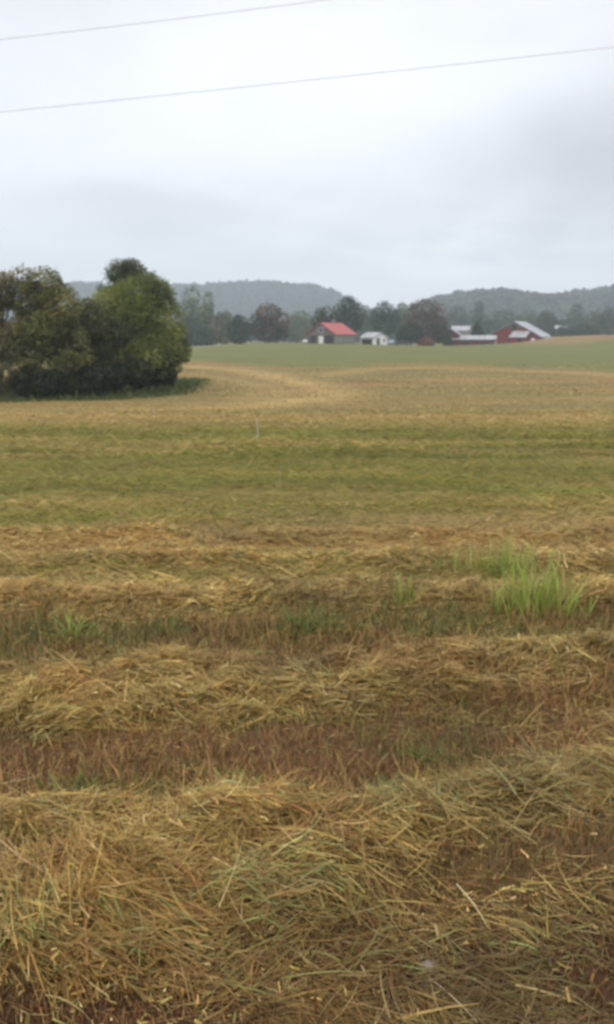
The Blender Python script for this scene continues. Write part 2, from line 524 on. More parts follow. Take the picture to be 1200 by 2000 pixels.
for (n, y0, y1) in ((30000, 2.0, 5.0), (26000, 4.8, 11)):
    x, y = scatter(n, y0, y1, .7)
    s = straw_amount(x, y)
    keep = rng.random(n) < .10 + .90*s
    x, y, s = x[keep], y[keep], s[keep]; m = len(x)
    P = np.stack([x, y, H(x, y) + .006 + (.015 + .11*s*sstep(.3, .7, fbm(x*4.5, y*4.5, 0, 55, 2)))*rng.random(m)**.5], 1)
    c = pick(STRAW + [(.22, .13, .055), (.17, .10, .045), (.28, .24, .08)], m, .3) * (.3 + 1.1*fbm(x*1.1, y*1.6, 0, 91, 3))[:, None]
    k = 1 if y0 < 4 else 1.3
    parts.append(blades(P, rng.uniform(0, 6.3, m), rng.normal(.05, .3, m), rng.normal(0, .8, m), rng.uniform(.015, .055, m)*k, rng.uniform(.005, .012, m)*k, c, 2, tip=.5))
# loose long stalks on top of the near swaths
n = 45
x, y = scatter(n, 2.2, 6.6, .6)
yaw = rng.uniform(0, 2*math.pi, n)
P = np.stack([x, y, H(x, y) + rng.uniform(.01, .04, n)], 1)
parts.append(blades(P, yaw, rng.normal(.03, .08, n), rng.normal(-.2, .25, n), rng.uniform(.18, .34, n), rng.uniform(.004, .008, n), pick([(.50, .38, .17), (.46, .34, .13), (.55, .45, .24), (.38, .33, .14)], n), 4))
V, Q, C = join(parts)
tag(mesh_obj('cut_straw', V, Q, M_STRAW, cols=C), 'dry tan straw lying in raked swaths across the near field', 'straw', kind='stuff')

# --- standing stubble between the swaths
parts = []
for (n, y0, y1, p, ln, wd) in ((70000, 2.0, 5.2, .6, .075, .0045), (60000, 5.0, 9.0, .8, .075, .0060)):
    x, y = scatter(n, y0, y1, p)
    s = straw_amount(x, y)
    keep = rng.random(n) < ((1 - s)*.95 + .05) * (1 - .7*sstep(6.8, 7.6, y)) * (.55 + .45*sstep(2.8, 3.4, row_y(x, y)))
    x, y = x[keep], y[keep]; m = len(x)
    P = np.stack([x, y, H(x, y) - .004], 1)
    c = pick(STUB, m, .25)
    c *= (.5 + 1.0*fbm(x*1.2, y*1.6, 0, 95, 3))[:, None]
    c *= (.65 + .35*sstep(2.6, 3.6, row_y(x, y)))[:, None]
    weedy = bump(row_y(x, y), 6.42, .36)
    gsel = rng.random(m) < np.maximum((.72*sstep(.38, .54, fbm(x*1.3, y*1.3, 0, 99, 3)))*weedy, .75*sstep(.53, .65, fbm(x*1.1, y*1.5, 0, 97, 3)) * np.where(y < 3.5, .25, 1))
    c[gsel] = pick([(.14, .15, .035), (.18, .18, .045), (.22, .18, .055), (.10, .12, .032)], gsel.sum(), .25)
    L = ln * rng.lognormal(0, .4, m) * (1 + .5*weedy) * (.5 + .5*sstep(2.7, 3.5, row_y(x, y)))
    red = (1 - sstep(2.6, 3.3, row_y(x, y)))[:, None]
    c = c * (1 - red*np.array([-.10, .12, .10]))
    parts.append(blades(P, rng.uniform(0, 2*math.pi, m), rng.normal(1.05, .35, m), rng.normal(-.5, .5, m), L, wd*rng.lognormal(0, .3, m), c, 2))
V, Q, C = join(parts)
tag(mesh_obj('stubble', V, Q, M_STRAW, cols=C), 'reddish brown stubble and weeds standing between the straw swaths', 'stubble', kind='stuff')

# --- short grass of the middle field
parts = []
for (n, y0, y1, p, ln, wd) in ((170000, 7.0, 18, 1.0, .085, .0085), (130000, 16, 34, 1.0, .10, .015), (70000, 30, 70, 1.0, .11, .03), (30000, 60, 125, 1.0, .13, .06)):
    x, y = scatter(n, y0, y1, p, 1.2)
    st = fbm(x*.13, y*1.0, 0, 101, 3)               # streaks along the rows
    st2 = fbm(x*.5, y*1.4, 0, 103, 3)
    dens = .25 + .75*sstep(.36, .60, .6*st + .4*st2)
    if y0 > 25: dens = dens * .7
    keep = (rng.random(n) < dens) & (tree_foot(x, y) < .7)
    x, y = x[keep], y[keep]; st = st[keep]; st2 = st2[keep]; m = len(x)
    green_p = sstep(9.3, 11.6, y + 1.2*(st2-.5) + 2.2*(fbm(x*.3, y*.8, 0, 107, 2)-.5)) * (1 - sstep(21, 31, y + 9*(st-.5)))
    far_g = .6*sstep(.45, .62, fbm(x*.05, y*.22, 0, 105, 3)) * sstep(28, 36, y)
    gp = np.clip(np.maximum(green_p * (.55 + .6*sstep(.36, .55, st)), far_g), 0, 1)
    gp = np.maximum(gp, .45*sstep(.42, .60, st)*(y < 12))
    isg = rng.random(m) < gp
    c = pick([(.42, .30, .105), (.50, .355, .13), (.34, .225, .08), (.40, .28, .10)], m)
    c[isg] = pick(GREEN, isg.sum())
    c *= (.68 + .75*st2)[:, None]
    P = np.stack([x, y, H(x, y) - .01], 1)
    L = ln*rng.lognormal(0, .35, m) * (.6 + .8*st2)
    yaw = rng.normal(0, .45, m) + np.where(rng.random(m) < .5, 0, math.pi)
    P[:, 2] += rng.random(m)*.05*(.4+st2)
    parts.append(blades(P, yaw, np.abs(rng.normal(.22, .25, m)), rng.normal(-.45, .35, m), L*1.25, wd*rng.lognormal(0, .3, m), c, 2))
V, Q, C = join(parts)
tag(mesh_obj('field_grass', V, Q, M_GRASS, cols=C), 'short streaky green and tan grass of the middle field', 'grass', kind='stuff')

# --- rough grass at the foot of the trees
n = 30000
x = rng.uniform(-34, -4, n); y = rng.uniform(50, 82, n)
k = rng.random(n) < tree_foot(x, y)
x, y = x[k], y[k]; m = len(x)
P = np.stack([x, y, H(x, y) - .02], 1)
V, Q, C = blades(P, rng.uniform(0, 6.3, m), rng.normal(1.1, .3, m), rng.normal(-.6, .4, m), rng.lognormal(0, .4, m)*.30, rng.lognormal(0, .3, m)*.05,
                 pick([(.07, .10, .024), (.10, .13, .03), (.14, .16, .04), (.06, .08, .025)], m, .25), 2)
tag(mesh_obj('rough_grass', V, Q, M_GRASS, cols=C), 'unmown dark green grass at the foot of the tree clump', 'grass', kind='stuff')


# ------------------------------------------------------------------ green tufts left standing: each a thing
def tuft(px, py, h, spread, n, label, cols=VIVID, lean=.22, wd=.0088, name='grass_tuft', cat='grass tuft', pitch0=1.38, group=None):
    x, y, z = hit(px, py)
    a = rng.uniform(0, 2*math.pi, n); r = spread*rng.random(n)**.85*1.15
    lx, ly = np.cos(a)*r, np.sin(a)*r*.6
    P = np.stack([lx, ly, H(x+lx, y+ly) - z - .01], 1)
    L = h*rng.uniform(.3, 1.15, n)*(1.05 - .5*np.minimum(r/spread, 1.15)**1.5)
    V, Q, C = blades(P, a + rng.normal(0, 1.3, n), np.clip(rng.normal(pitch0, lean, n), .2, 1.57), rng.normal(-.42, .3, n), L, wd*rng.lognormal(0, .3, n), pick(cols, n, .15), 4, tip=.1)
    o = mesh_obj(name, V, Q, M_GRASS, cols=C)
    o.location = (x, y, z)
    tag(o, label, cat, group or 'green grass tufts standing in the near field')


TG = [(.13, .19, .04), (.18, .23, .05), (.10, .14, .035), (.22, .22, .06)]
tuft(993, 1122, .44, .28, 220, 'bright green tall grass tuft, the farther of the two large ones at right')
tuft(1050, 1195, .54, .40, 280, 'largest bright green grass tuft standing on the right of the field', wd=.012)
tuft(1096, 1165, .34, .18, 60, 'thin green blades at the right edge of the largest grass tuft')
tuft(792, 1178, .38, .12, 50, 'slim upright bright green tuft left of the large tufts')
tuft(905, 1118, .30, .30, 80, 'low sparse green tuft between the slim tuft and the farther large tuft')
tuft(820, 1140, .17, .09, 46, 'small faint green tuft just behind the slim upright tuft', cols=GREEN+VIVID)
tuft(540, 1150, .22, .08, 18, 'faint thin green tuft standing alone near the middle of the straw', cols=GREEN+VIVID)
tuft(725, 1190, .20, .07, 12, 'few thin pale green blades left of the slim upright tuft', cols=GREEN+VIVID)
tuft(958, 1195, .28, .10, 22, 'thin green blades just left of the largest grass tuft', cols=GREEN+VIVID)
tuft(145, 1245, .24, .20, 90, 'low bright green leafy tuft at the far left of the weed strip', pitch0=.9, wd=.016)
tuft(330, 1240, .20, .18, 90, 'dark green low weed clump left of the middle in the weed strip', cols=TG, pitch0=.9, wd=.014)
tuft(600, 1235, .25, .24, 140, 'dark green bushy weed clump in the middle of the weed strip', cols=TG, pitch0=1.0, wd=.014)
tuft(588, 1238, .16, .14, 14, 'arching yellow green blades in front of the middle weed clump', cols=[(.40, .42, .09), (.33, .38, .08)], pitch0=.6, wd=.016)
tuft(845, 1228, .16, .18, 60, 'flattened pale green blades lying below the slim upright tuft', cols=[(.30, .36, .09), (.24, .30, .08)], pitch0=.35, wd=.016)
tuft(1180, 1225, .18, .16, 24, 'pale yellow green drooping tuft near the right edge', cols=[(.42, .40, .14), (.33, .34, .10)], pitch0=.8, wd=.014)
tuft(470, 1530, .13, .17, 110, 'low green tuft in front of the reddish stubble, left of middle', cols=VIVID[:3]+TG, pitch0=.5, wd=.009)
tuft(830, 1480, .14, .16, 140, 'dark green low clump in the reddish stubble at right', cols=TG, pitch0=.7, wd=.008)
tuft(150, 1545, .17, .17, 90, 'green leafy clump in the reddish stubble at left', cols=TG+VIVID[:1], pitch0=.9, wd=.009)
tuft(730, 1580, .15, .19, 80, 'green clump in a dark hollow of the nearest swath', cols=VIVID[:3]+TG, pitch0=.5, wd=.008)
tuft(1180, 1545, .16, .18, 80, 'green blades at the right edge of the nearest swath', cols=VIVID[:3]+TG, pitch0=.6, wd=.008)
tuft(10, 1610, .16, .14, 60, 'green clump in the straw at the left edge', cols=TG, pitch0=.7, wd=.008)
tuft(1035, 1935, .05, .07, 36, 'tiny green sprout in the dark stubble at the bottom right', cols=VIVID[:3]+TG, pitch0=.7, wd=.007)
tuft(1160, 1780, .09, .06, 50, 'small green sprout beside the dark thatch at the right', cols=TG+VIVID[:1], pitch0=.7, wd=.007)
tuft(15, 1840, .12, .10, 36, 'small dark green sprout at the bottom left edge', cols=TG, pitch0=.8, wd=.007)


# ------------------------------------------------------------------ pale stones in the stubble
def stone(px, py, r, label):
    x, y, z = hit(px, py)
    V, Fc = [], []
    nu, nv = 10, 7
    s0 = rng.integers(0, 999)
    for j in range(nv):
        th = math.pi*(j+.02)/(nv-.96)
        for i in range(nu):
            ph = 2*math.pi*i/nu
            d = np.array([math.sin(th)*math.cos(ph), math.sin(th)*math.sin(ph), math.cos(th)])
            k = r*(.75 + .5*float(fbm(d[0]*1.5+9, d[1]*1.5+9, d[2]*1.5+9, s0, 2)))
            V.append((d[0]*k*1.2, d[1]*k*.9, d[2]*k*.65))
    for j in range(nv-1):
        for i in range(nu):
            Fc.append((j*nu+i, (j+1)*nu+i, (j+1)*nu+(i+1) % nu, j*nu+(i+1) % nu))
    o = mesh_obj('stone', V, Fc, M_STONE, smooth=True)
    o.location = (x, y, z + r*.35)
    tag(o, label, 'stone', 'pale stones lying in the stubble')


stone(838, 1895, .030, 'pale pinkish stone in the dark stubble at the bottom, largest of the stones')
stone(890, 1383, .013, 'small pale stone in the reddish stubble between the two near swaths')
stone(1014, 1389, .010, 'tiny pale stone right of the other one in the reddish stubble')

# ------------------------------------------------------------------ marker stakes
def stake(px, py, top, r, label):
    x, y, z = hit(px, py)
    h = (py - top) / F * y * 1.05
    b = MB().tube([(0, 0, -.05), (.01*h, 0, h*.5), (-.03*h, 0, h*.93), (-.032*h, 0, h)], [r, r, r, r*.35], 7)
    o = b.build('marker_stake', M_STAKE)
    o.location = (x, y, z)
    tag(o, label, 'stake', 'thin white stakes in the field')


stake(503, 864, 818, .006, 'thin white marker stake standing in the green grass, tallest of three')
stake(547, 950, 918, .0014, 'very faint short white stake in the green grass, nearest of three')
stake(301, 822, 797, .005, 'faint short white stake by the tan strip, leftmost of three')


# ------------------------------------------------------------------ overhead wires
def wire(pts_px, Ys, r, label):
    P = [pix(px, py, Y) for (px, py), Y in zip(pts_px, Ys)]
    P = np.array(P)
    t = np.linspace(-1.2, 2.2, 60)
    # parabola through three points
    pts = []
    for tt in t:
        l0 = (tt-.5)*(tt-1)/.5; l1 = tt*(tt-1)/(-.25); l2 = tt*(tt-.5)/.5
        pts.append(P[0]*l0 + P[1]*l1 + P[2]*l2)
    o = MB().tube(pts, r, 6).build('overhead_wire', M_WIRE)
    tag(o, label, 'wire', 'overhead wires')


wire([(0, 77), (320, 40), (640, -1)], [15.5, 15.25, 15.0], .0045, 'upper overhead wire, leaving through the top edge of the view')
wire([(0, 219), (600, 157), (1200, 92)], [15.2, 15.0, 14.8], .0045, 'lower overhead wire, crossing the whole cloudy sky')


# ------------------------------------------------------------------ trees
def leaf_cloud(lobes, n, size, cols, seed, gap=.40, gscale=.55, shell=.5, flat=.25):
    """leaf-sized quads spread through lobes (cx,cy,cz,rx,ry,rz), with gaps"""
    r_ = np.random.default_rng(seed)
    lob = np.array(lobes, float)
    vol = lob[:, 3]*lob[:, 4]*lob[:, 5]; vol = vol**(.8); vol /= vol.sum()
    N = int(n*1.9)
    k = r_.choice(len(lob), N, p=vol)
    d = r_.normal(size=(N, 3)); d /= np.linalg.norm(d, axis=1)[:, None]
    rad = r_.random(N)**(1/3.)
    rad = (1-shell)*rad + shell*(1 - .22*np.abs(r_.normal(size=N)))
    # lumpy outline
    lump = .78 + .48*fbm(d[:, 0]*2.2+20, d[:, 1]*2.2+20+k*7.3, d[:, 2]*2.2+20, seed, 3)
    P = lob[k, :3] + d*lob[k, 3:]*(rad*lump)[:, None]
    g = fbm(P[:, 0]*gscale+50, P[:, 1]*gscale+50, P[:, 2]*gscale+50, seed+5, 3)
    sel = g > gap
    P, d, k, g = P[sel][:n], d[sel][:n], k[sel][:n], g[sel][:n]
    m = len(P)
    nrm = d*.7 + r_.normal(size=(m, 3))*.55 + np.array([0, 0, .75])
    nrm /= np.linalg.norm(nrm, axis=1)[:, None]
    a = np.cross(nrm, r_.normal(size=(m, 3))); a /= np.linalg.norm(a, axis=1)[:, None]
    b = np.cross(nrm, a)
    s = size*r_.lognormal(0, .35, m)
    V = np.stack([P - a*s[:, None]*.62, P - b*s[:, None]*.42 + nrm*s[:, None]*.12, P + a*s[:, None]*.62, P + b*s[:, None]*.42 + nrm*s[:, None]*.12], 1)
    # clumps of lighter and darker leaves
    cn = fbm(P[:, 0]*gscale*.8+80, P[:, 1]*gscale*.8+80, P[:, 2]*gscale*.8+80, seed+9, 2)
    cols = np.array(cols)
    f = np.clip((cn - .3)/.4, 0, .999)*(len(cols)-1)
    i0 = f.astype(int); fr = (f - i0)[:, None]
    C = cols[i0]*(1-fr) + cols[np.minimum(i0+1, len(cols)-1)]*fr
    C = np.clip(C*r_.normal(1, .22, m)[:, None]*r_.normal(1, .06, (m, 3)), .006, .6)
    C = np.repeat(C[:, None, :], 4, 1)
    Q = np.arange(m*4).reshape(-1, 4)
    return V.reshape(-1, 3), Q, C.reshape(-1, 3)


def limb_set(h, tr, lobes, seed, stems=1, trunk_top=.6):
    r_ = random.Random(seed)
    b = MB()
    for s in range(stems):
        ox = r_.uniform(-.5, .5)*tr*5*(stems > 1); oy = r_.uniform(-.3, .3)*tr*5*(stems > 1)
        lx, ly = ox*1.5 + r_.uniform(-.04, .04)*h, oy + r_.uniform(-.04, .04)*h
        k = .8 if stems > 1 else 1.
        b.tube([(ox, oy, -.4), (ox, oy, .06*h), ((ox+lx)/2, (oy+ly)/2, .3*h), (lx, ly, trunk_top*h), (lx*1.1, ly, .85*h)],
               [tr*1.5*k, tr*1.1*k, tr*.85*k, tr*.5*k, tr*.12], 9)
        for j, L in enumerate(lobes):
            if stems > 1 and j % stems != s: continue
            z0 = h*r_.uniform(.16, .45)
            p0 = np.array([ox + (lx-ox)*z0/(trunk_top*h), oy + (ly-oy)*z0/(trunk_top*h), z0])
            p2 = np.array(L[:3]) + np.array([r_.uniform(-.3, .3)*L[3], r_.uniform(-.3, .3)*L[4], .3*L[5]])
            p1 = p0*.5 + p2*.5 + np.array([0, 0, -.03*h])
            b.tube([p0, p1, p2], [tr*.5, tr*.28, tr*.06], 6)
            for q in range(3):
                e = p2 + np.array([r_.uniform(-1, 1)*L[3], r_.uniform(-1, 1)*L[4], r_.uniform(-.2, .9)*L[5]])*.7
                b.tube([p1, p1*.4+e*.6 + np.array([0, 0, .02*h]), e], [tr*.18, tr*.1, tr*.03], 5)
    return b


def tree(name, label, px, base_py, Y, lobes_px, cols, n, size, seed, trunk_r=.16, stems=1, gap=.40, gscale=.55, cat='tree', mat=None, bark=None, group=None, z=None, shell=.5, trunk=True):
    """lobes in photo pixels (px, py, rx, ry) around a trunk foot; built at real size at distance Y"""
    s = Y / F
    x = (px - 600) * s
    zg = float(H(x, Y)) if z is None else z
    root = empty(name, (x, Y, zg))
    tag(root, label, cat, group)
    lobes = []
    r_ = random.Random(seed)
    for L in lobes_px:
        c = pix(L[0], L[1], Y)
        dy = L[4] if len(L) > 4 else r_.uniform(-.35, .35)
        rx, rz = L[2]*s, L[3]*s
        lobes.append((c[0]-x, dy*rx, c[2]-zg, rx, rx*.95, rz))
    top = max(l[2]+l[5] for l in lobes)
    V, Q, C = leaf_cloud(lobes, n, size, cols, seed, gap, gscale, shell)
    keep = V.reshape(-1, 4, 3)[:, :, 2].min(1) > .02
    V = V.reshape(-1, 4, 3)[keep].reshape(-1, 3); C = C.reshape(-1, 4, 3)[keep].reshape(-1, 3); Q = np.arange(len(V)).reshape(-1, 4)
    mesh_obj('crown', V, Q, mat or M_LEAF, root, cols=C)
    if trunk:
        limb_set(top, trunk_r, lobes, seed, stems).build('trunk', bark or M_BARK, root, smooth=True)
    return root


OLIVE = [(0.092, 0.100, 0.033), (0.151, 0.161, 0.051), (0.217, 0.212, 0.070), (0.251, 0.227, 0.091)]
BROWNO = [(0.108, 0.095, 0.045), (0.175, 0.150, 0.067), (0.242, 0.198, 0.094), (0.295, 0.246, 0.128)]
FRESH = [(0.099, 0.114, 0.034), (0.160, 0.190, 0.046), (0.237, 0.268, 0.060), (0.306, 0.328, 0.083)]
DEEP = [(0.059, 0.076, 0.036), (0.088, 0.114, 0.049), (0.125, 0.154, 0.066)]

TG_ = 'trees of the clump at the left edge of the field'
tree('broadleaf_tree', 'airy brownish tree at the left edge with sky showing through its top', 8, 778, 60,
     [(0, 570, 46, 42), (45, 556, 36, 34), (-45, 575, 55, 52), (25, 620, 60, 50), (-10, 675, 70, 55), (-70, 640, 60, 60)], BROWNO, 20400, .12, 101, .15, gap=.42, stems=2, group=TG_)
tree('broadleaf_tree', 'olive brown round topped tree, second from the left edge of the clump', 92, 778, 59.5,
     [(88, 562, 46, 38), (60, 590, 45, 42), (120, 600, 42, 46), (90, 640, 68, 48), (50, 690, 50, 46), (135, 680, 50, 52), (95, 725, 60, 36)], OLIVE, 28900, .12, 102, .17, stems=2, gap=.38, group=TG_)
tree('broadleaf_tree', 'tall dark tree rising behind the green bushy tree of the clump', 258, 752, 75,
     [(235, 540, 38, 34), (260, 527, 26, 22), (302, 556, 26, 26), (215, 560, 26, 26), (270, 580, 52, 36), (255, 630, 58, 48)], DEEP + [(.08, .10, .035)], 24000, .125, 103, .18, gap=.45, group=TG_)
tree('broadleaf_tree', 'bushy yellow green tree at the right end of the clump', 282, 757, 66.5,
     [(268, 578, 62, 46), (300, 580, 42, 40), (215, 600, 45, 42), (320, 625, 44, 50), (345, 670, 28, 42), (250, 640, 70, 50), (358, 690, 18, 22), (300, 690, 58, 50), (215, 690, 45, 50), (335, 715, 22, 22)], FRESH, 44000, .12, 104, .20, stems=3, gap=.36, group=TG_)
tree('broadleaf_tree', 'dark olive tree in the middle of the clump, left of the green one', 172, 770, 62,
     [(165, 630, 48, 48), (200, 650, 42, 46), (145, 670, 45, 50), (185, 700, 55, 46)], [(.065, .075, .026), (.11, .12, .038), (.155, .155, .05)], 24000, .12, 105, .15, stems=2, gap=.40, group=TG_)
DK = [(.022, .028, .013), (.038, .048, .019), (.064, .075, .027)]
SG = 'shrubs under the tree clump'
tree('shrub', 'dark green shrub at the foot of the clump, below the round topped tree', 70, 778, 57.5, [(60, 745, 40, 34), (100, 748, 34, 30)], DK, 6000, .14, 111, .05, cat='shrub', group=SG, gap=.34)
tree('shrub', 'dark green shrub below the middle olive tree of the clump', 165, 773, 59.5, [(140, 742, 36, 34), (185, 740, 38, 32)], DK, 6000, .14, 112, .05, cat='shrub', group=SG, gap=.34)
tree('shrub', 'dark green shrub below the left half of the bushy yellow green tree', 240, 764, 63, [(225, 728, 34, 34), (268, 728, 32, 30)], DK, 5500, .14, 113, .05, cat='shrub', group=SG, gap=.34)
tree('shrub', 'dark green shrub below the right end of the bushy yellow green tree', 310, 754, 66, [(300, 722, 28, 30), (328, 730, 20, 22)], DK, 5000, .14, 114, .05, cat='shrub', group=SG, gap=.34)
tree('shrub', 'pale green leafy shrub at the left edge beside the clump', 5, 782, 57, [(0, 735, 28, 40), (-35, 730, 34, 46)], [(.06, .07, .025), (.11, .12, .045), (.16, .16, .07)], 4200, .14, 115, .05, cat='shrub', group=SG, gap=.42)


# trees beyond the crest --------------------------------------------------
def crown_px(cx, top, base, w, seed, kind='round'):
    r_ = random.Random(seed)
    h = base - top
    L = []
    if kind == 'round':
        L = [(cx, top+.30*h, .36*w, .30*h), (cx-.24*w, top+.45*h, .28*w, .28*h), (cx+.24*w, top+.47*h, .28*w, .28*h), (cx, top+.62*h, .45*w, .28*h), (cx+r_.uniform(-.2, .2)*w, top+.2*h, .2*w, .2*h)]
    elif kind == 'tall':
        L = [(cx, top+.2*h, .28*w, .2*h), (cx-.1*w, top+.42*h, .40*w, .22*h), (cx+.1*w, top+.62*h, .44*w, .25*h), (cx, top+.82*h, .42*w, .2*h)]
    elif kind == 'cone':
        L = [(cx, top+.15*h, .16*w, .18*h), (cx, top+.38*h, .30*w, .22*h), (cx, top+.62*h, .42*w, .22*h), (cx, top+.84*h, .48*w, .17*h)]
    elif kind == 'bush':
        L = [(cx, top+.5*h, .42*w, .48*h), (cx-.25*w, top+.62*h, .28*w, .36*h), (cx+.25*w, top+.6*h, .28*w, .36*h)]
    return L


HAZY = [(.05, .06, .03), (.08, .09, .045), (.11, .12, .06)]
mids = [
    # label, px, top, base, width, Y, kind, colours, n
    ('tall pale grey green tree just right of the near clump', 376, 556, 684, 66, 330, 'tall', [(.09, .10, .06), (.13, .14, .09), (.17, .17, .11)], 2600, .50),
    ('slim pale olive tree beside the tall pale grey one', 408, 568, 682, 42, 322, 'tall', [(.10, .10, .05), (.15, .14, .075), (.18, .16, .09)], 2000, .48),
    ('low pinkish brown tree left of the dark rounded pair', 438, 606, 680, 48, 312, 'round', [(.09, .075, .05), (.14, .105, .075), (.16, .12, .09)], 1900, .48),
    ('low dark grey green tree under the tall pale trees', 385, 622, 683, 60, 305, 'bush', [(.03, .04, .025), (.05, .065, .035)], 1900, .46),
    ('dark blue green small tree left of the russet topped tree', 467, 614, 679, 44, 292, 'round', [(.018, .028, .016), (.03, .045, .024), (.04, .055, .03)], 2400, .40),
    ('hazy green tree behind the gap before the red roofed house', 590, 606, 672, 74, 420, 'round', [(.07, .085, .04), (.11, .12, .055), (.13, .13, .07)], 2200, .55),
    ('dark olive spreading tree left of the tallest tree behind the red roof', 640, 598, 662, 62, 300, 'round', [(.022, .028, .014), (.04, .045, .02), (.055, .055, .028)], 2400, .40),
    ('tallest dark tree directly behind the red roofed house', 681, 577, 662, 62, 302, 'round', [(.016, .022, .013), (.028, .036, .018), (.045, .05, .026)], 3200, .40),
    ('hazy green tree between the tallest tree and the blue green tree', 722, 604, 660, 58, 430, 'round', HAZY, 1900, .55),
    ('blue green tree rising behind the small white building', 752, 587, 664, 58, 322, 'round', [(.022, .038, .024), (.035, .06, .034), (.05, .075, .04)], 2600, .42),
    ('hazy tree between the blue green tree and the brown tree', 786, 590, 662, 44, 440, 'round', HAZY, 1700, .55),
    ('dark green low tree at the left foot of the brown tree', 800, 628, 672, 50, 284, 'bush', [(.018, .026, .012), (.03, .04, .018), (.055, .06, .03)], 2000, .38),
    ('olive green low tree at the right foot of the brown tree', 864, 636, 672, 36, 284, 'bush', [(.04, .045, .018), (.065, .06, .025)], 1300, .38),
    ('small dark green tree between the low shed and the red barn', 932, 630, 664, 28, 312, 'cone', [(.014, .026, .016), (.025, .042, .022)], 1500, .36),
    ('dark blue upright tree beyond the sheds, tallest of the hazy right row', 936, 588, 654, 36, 560, 'tall', [(.02, .03, .02), (.035, .045, .03)], 1700, .62),
    ('broad dark tree left of the dark blue upright tree beyond the sheds', 895, 598, 654, 44, 580, 'round', [(.03, .04, .025), (.05, .06, .035)], 1700, .62),
    ('hazy tree directly above the peak of the red barn', 985, 602, 654, 52, 560, 'round', [(.05, .06, .03), (.07, .08, .04)], 1700, .62),
    ('yellowish hazy tree right behind the barn roof', 1030, 608, 656, 44, 520, 'round', [(.07, .075, .035), (.10, .10, .05)], 1700, .6),
    ('dark hazy tree right of the long barn roof', 1068, 606, 660, 46, 470, 'round', [(.025, .035, .02), (.045, .055, .03)], 1900, .55),
    ('dark low tree beside the far pale roofed building', 1085, 622, 662, 44, 452, 'bush', [(.022, .032, .018), (.04, .05, .028)], 1700, .52),
    ('hazy tall tree behind the far pale roofed building', 1128, 592, 658, 44, 540, 'tall', [(.03, .04, .025), (.055, .065, .035)], 1800, .6),
    ('low dark bush in front of the far pale roofed building', 1104, 634, 662, 40, 425, 'bush', [(.024, .034, .018), (.045, .055, .028)], 1700, .5),
    ('yellow brown tree near the right edge in the hazy row', 1160, 606, 660, 46, 480, 'round', [(.08, .07, .03), (.12, .10, .045)], 1700, .55),
    ('dark low tree at the crest of the dry field at right', 1140, 630, 664, 60, 400, 'bush', [(.02, .028, .016), (.035, .042, .022)], 1800, .5),
    ('dark hazy tree cut by the right edge of the view', 1200, 598, 662, 60, 470, 'round', [(.03, .04, .022), (.055, .06, .033)], 1900, .58),
]
MG = 'trees beyond the field crest'
for i, (lab, px, top, base, w, Y, kind, cols, n, sz) in enumerate(mids):
    zb = float(pix(px, base, Y)[2]) - .3
    tree('broadleaf_tree', lab, px, base, Y, crown_px(px, top, base, w*1.06, 200+i, kind), [(r*1.05, g*1.35, b*1.05) for r, g, b in cols], int(n*1.5), sz*1.05, 200+i, .28, gap=.27, gscale=.22, mat=M_FAR_LEAF, bark=M_FARBARK, group=MG, z=min(zb, float(H((px-600)*Y/F, Y))))
# russet-topped tree and brown autumn tree: two-toned crowns of their own
tree('broadleaf_tree', 'dark green tree with a russet brown top, left of the red roofed house', 526, 674, 286,
     [(525, 612, 27, 20), (505, 632, 22, 24), (545, 630, 22, 26), (520, 648, 32, 20), (550, 650, 16, 18)], [(.02, .028, .014), (.032, .04, .018), (.11, .06, .03), (.15, .08, .04)], 5200, .42, 301, .3, gap=.28, gscale=.20, mat=M_FAR_LEAF, bark=M_FARBARK, group=MG)
tree('broadleaf_tree', 'large round brown autumn tree between the white building and the red sheds', 832, 672, 290,
     [(832, 606, 34, 24), (812, 620, 24, 30), (855, 622, 24, 30), (832, 632, 42, 26), (830, 650, 34, 16)], [(.075, .055, .04), (.12, .08, .06), (.15, .105, .08)], 6500, .42, 302, .3, gap=.28, gscale=.22, mat=M_FAR_LEAF, bark=M_FARBARK, group=MG)
tree('shrub', 'low russet domed shrub in front of the brown autumn tree', 832, 675, 268, [(832, 668, 15, 10), (822, 670, 9, 8), (842, 670, 9, 8)], [(.13, .045, .03), (.20, .075, .05), (.24, .10, .07)], 2200, .24, 303, .06, cat='shrub', gap=.25, mat=M_FAR_LEAF, shell=.7)


# ------------------------------------------------------------------ far woods and hills
def forest(name, label, pts, hts, wds, cols, seed, leaves=34):
    r_ = np.random.default_rng(seed)
    n = len(pts)
    d = r_.normal(size=(n, leaves, 3)); d /= np.linalg.norm(d, axis=2)[:, :, None]
    rad = .55 + .5*r_.random((n, leaves))
    ex = np.stack([wds*.5, wds*.5, hts*.42], 1)[:, None, :]
    P = pts[:, None, :] + np.array([0, 0, 1.])*(hts*.56)[:, None, None] + d*rad[:, :, None]*ex
    P = P.reshape(-1, 3); m = len(P)
    nrm = d.reshape(-1, 3)*.7 + r_.normal(size=(m, 3))*.6 + np.array([0, 0, .3]); nrm /= np.linalg.norm(nrm, axis=1)[:, None]
    a = np.cross(nrm, r_.normal(size=(m, 3))); a /= np.linalg.norm(a, axis=1)[:, None]
    b = np.cross(nrm, a)
    s = np.repeat(wds*.24, leaves)*r_.lognormal(0, .3, m)
    V = np.stack([P-a*s[:, None], P-b*s[:, None]*.8, P+a*s[:, None], P+b*s[:, None]*.8], 1).reshape(-1, 3)
    cc = np.array(cols)[r_.integers(0, len(cols), n)] * r_.normal(1, .15, n)[:, None]
    C = np.clip(np.repeat(np.repeat(cc, leaves, 0)*r_.normal(1, .15, m)[:, None], 4, 0), .01, .5)
    o = mesh_obj(name, V, np.arange(m*4).reshape(-1, 4), M_FAR_LEAF, cols=C)
    tag(o, label, 'forest', kind='stuff')


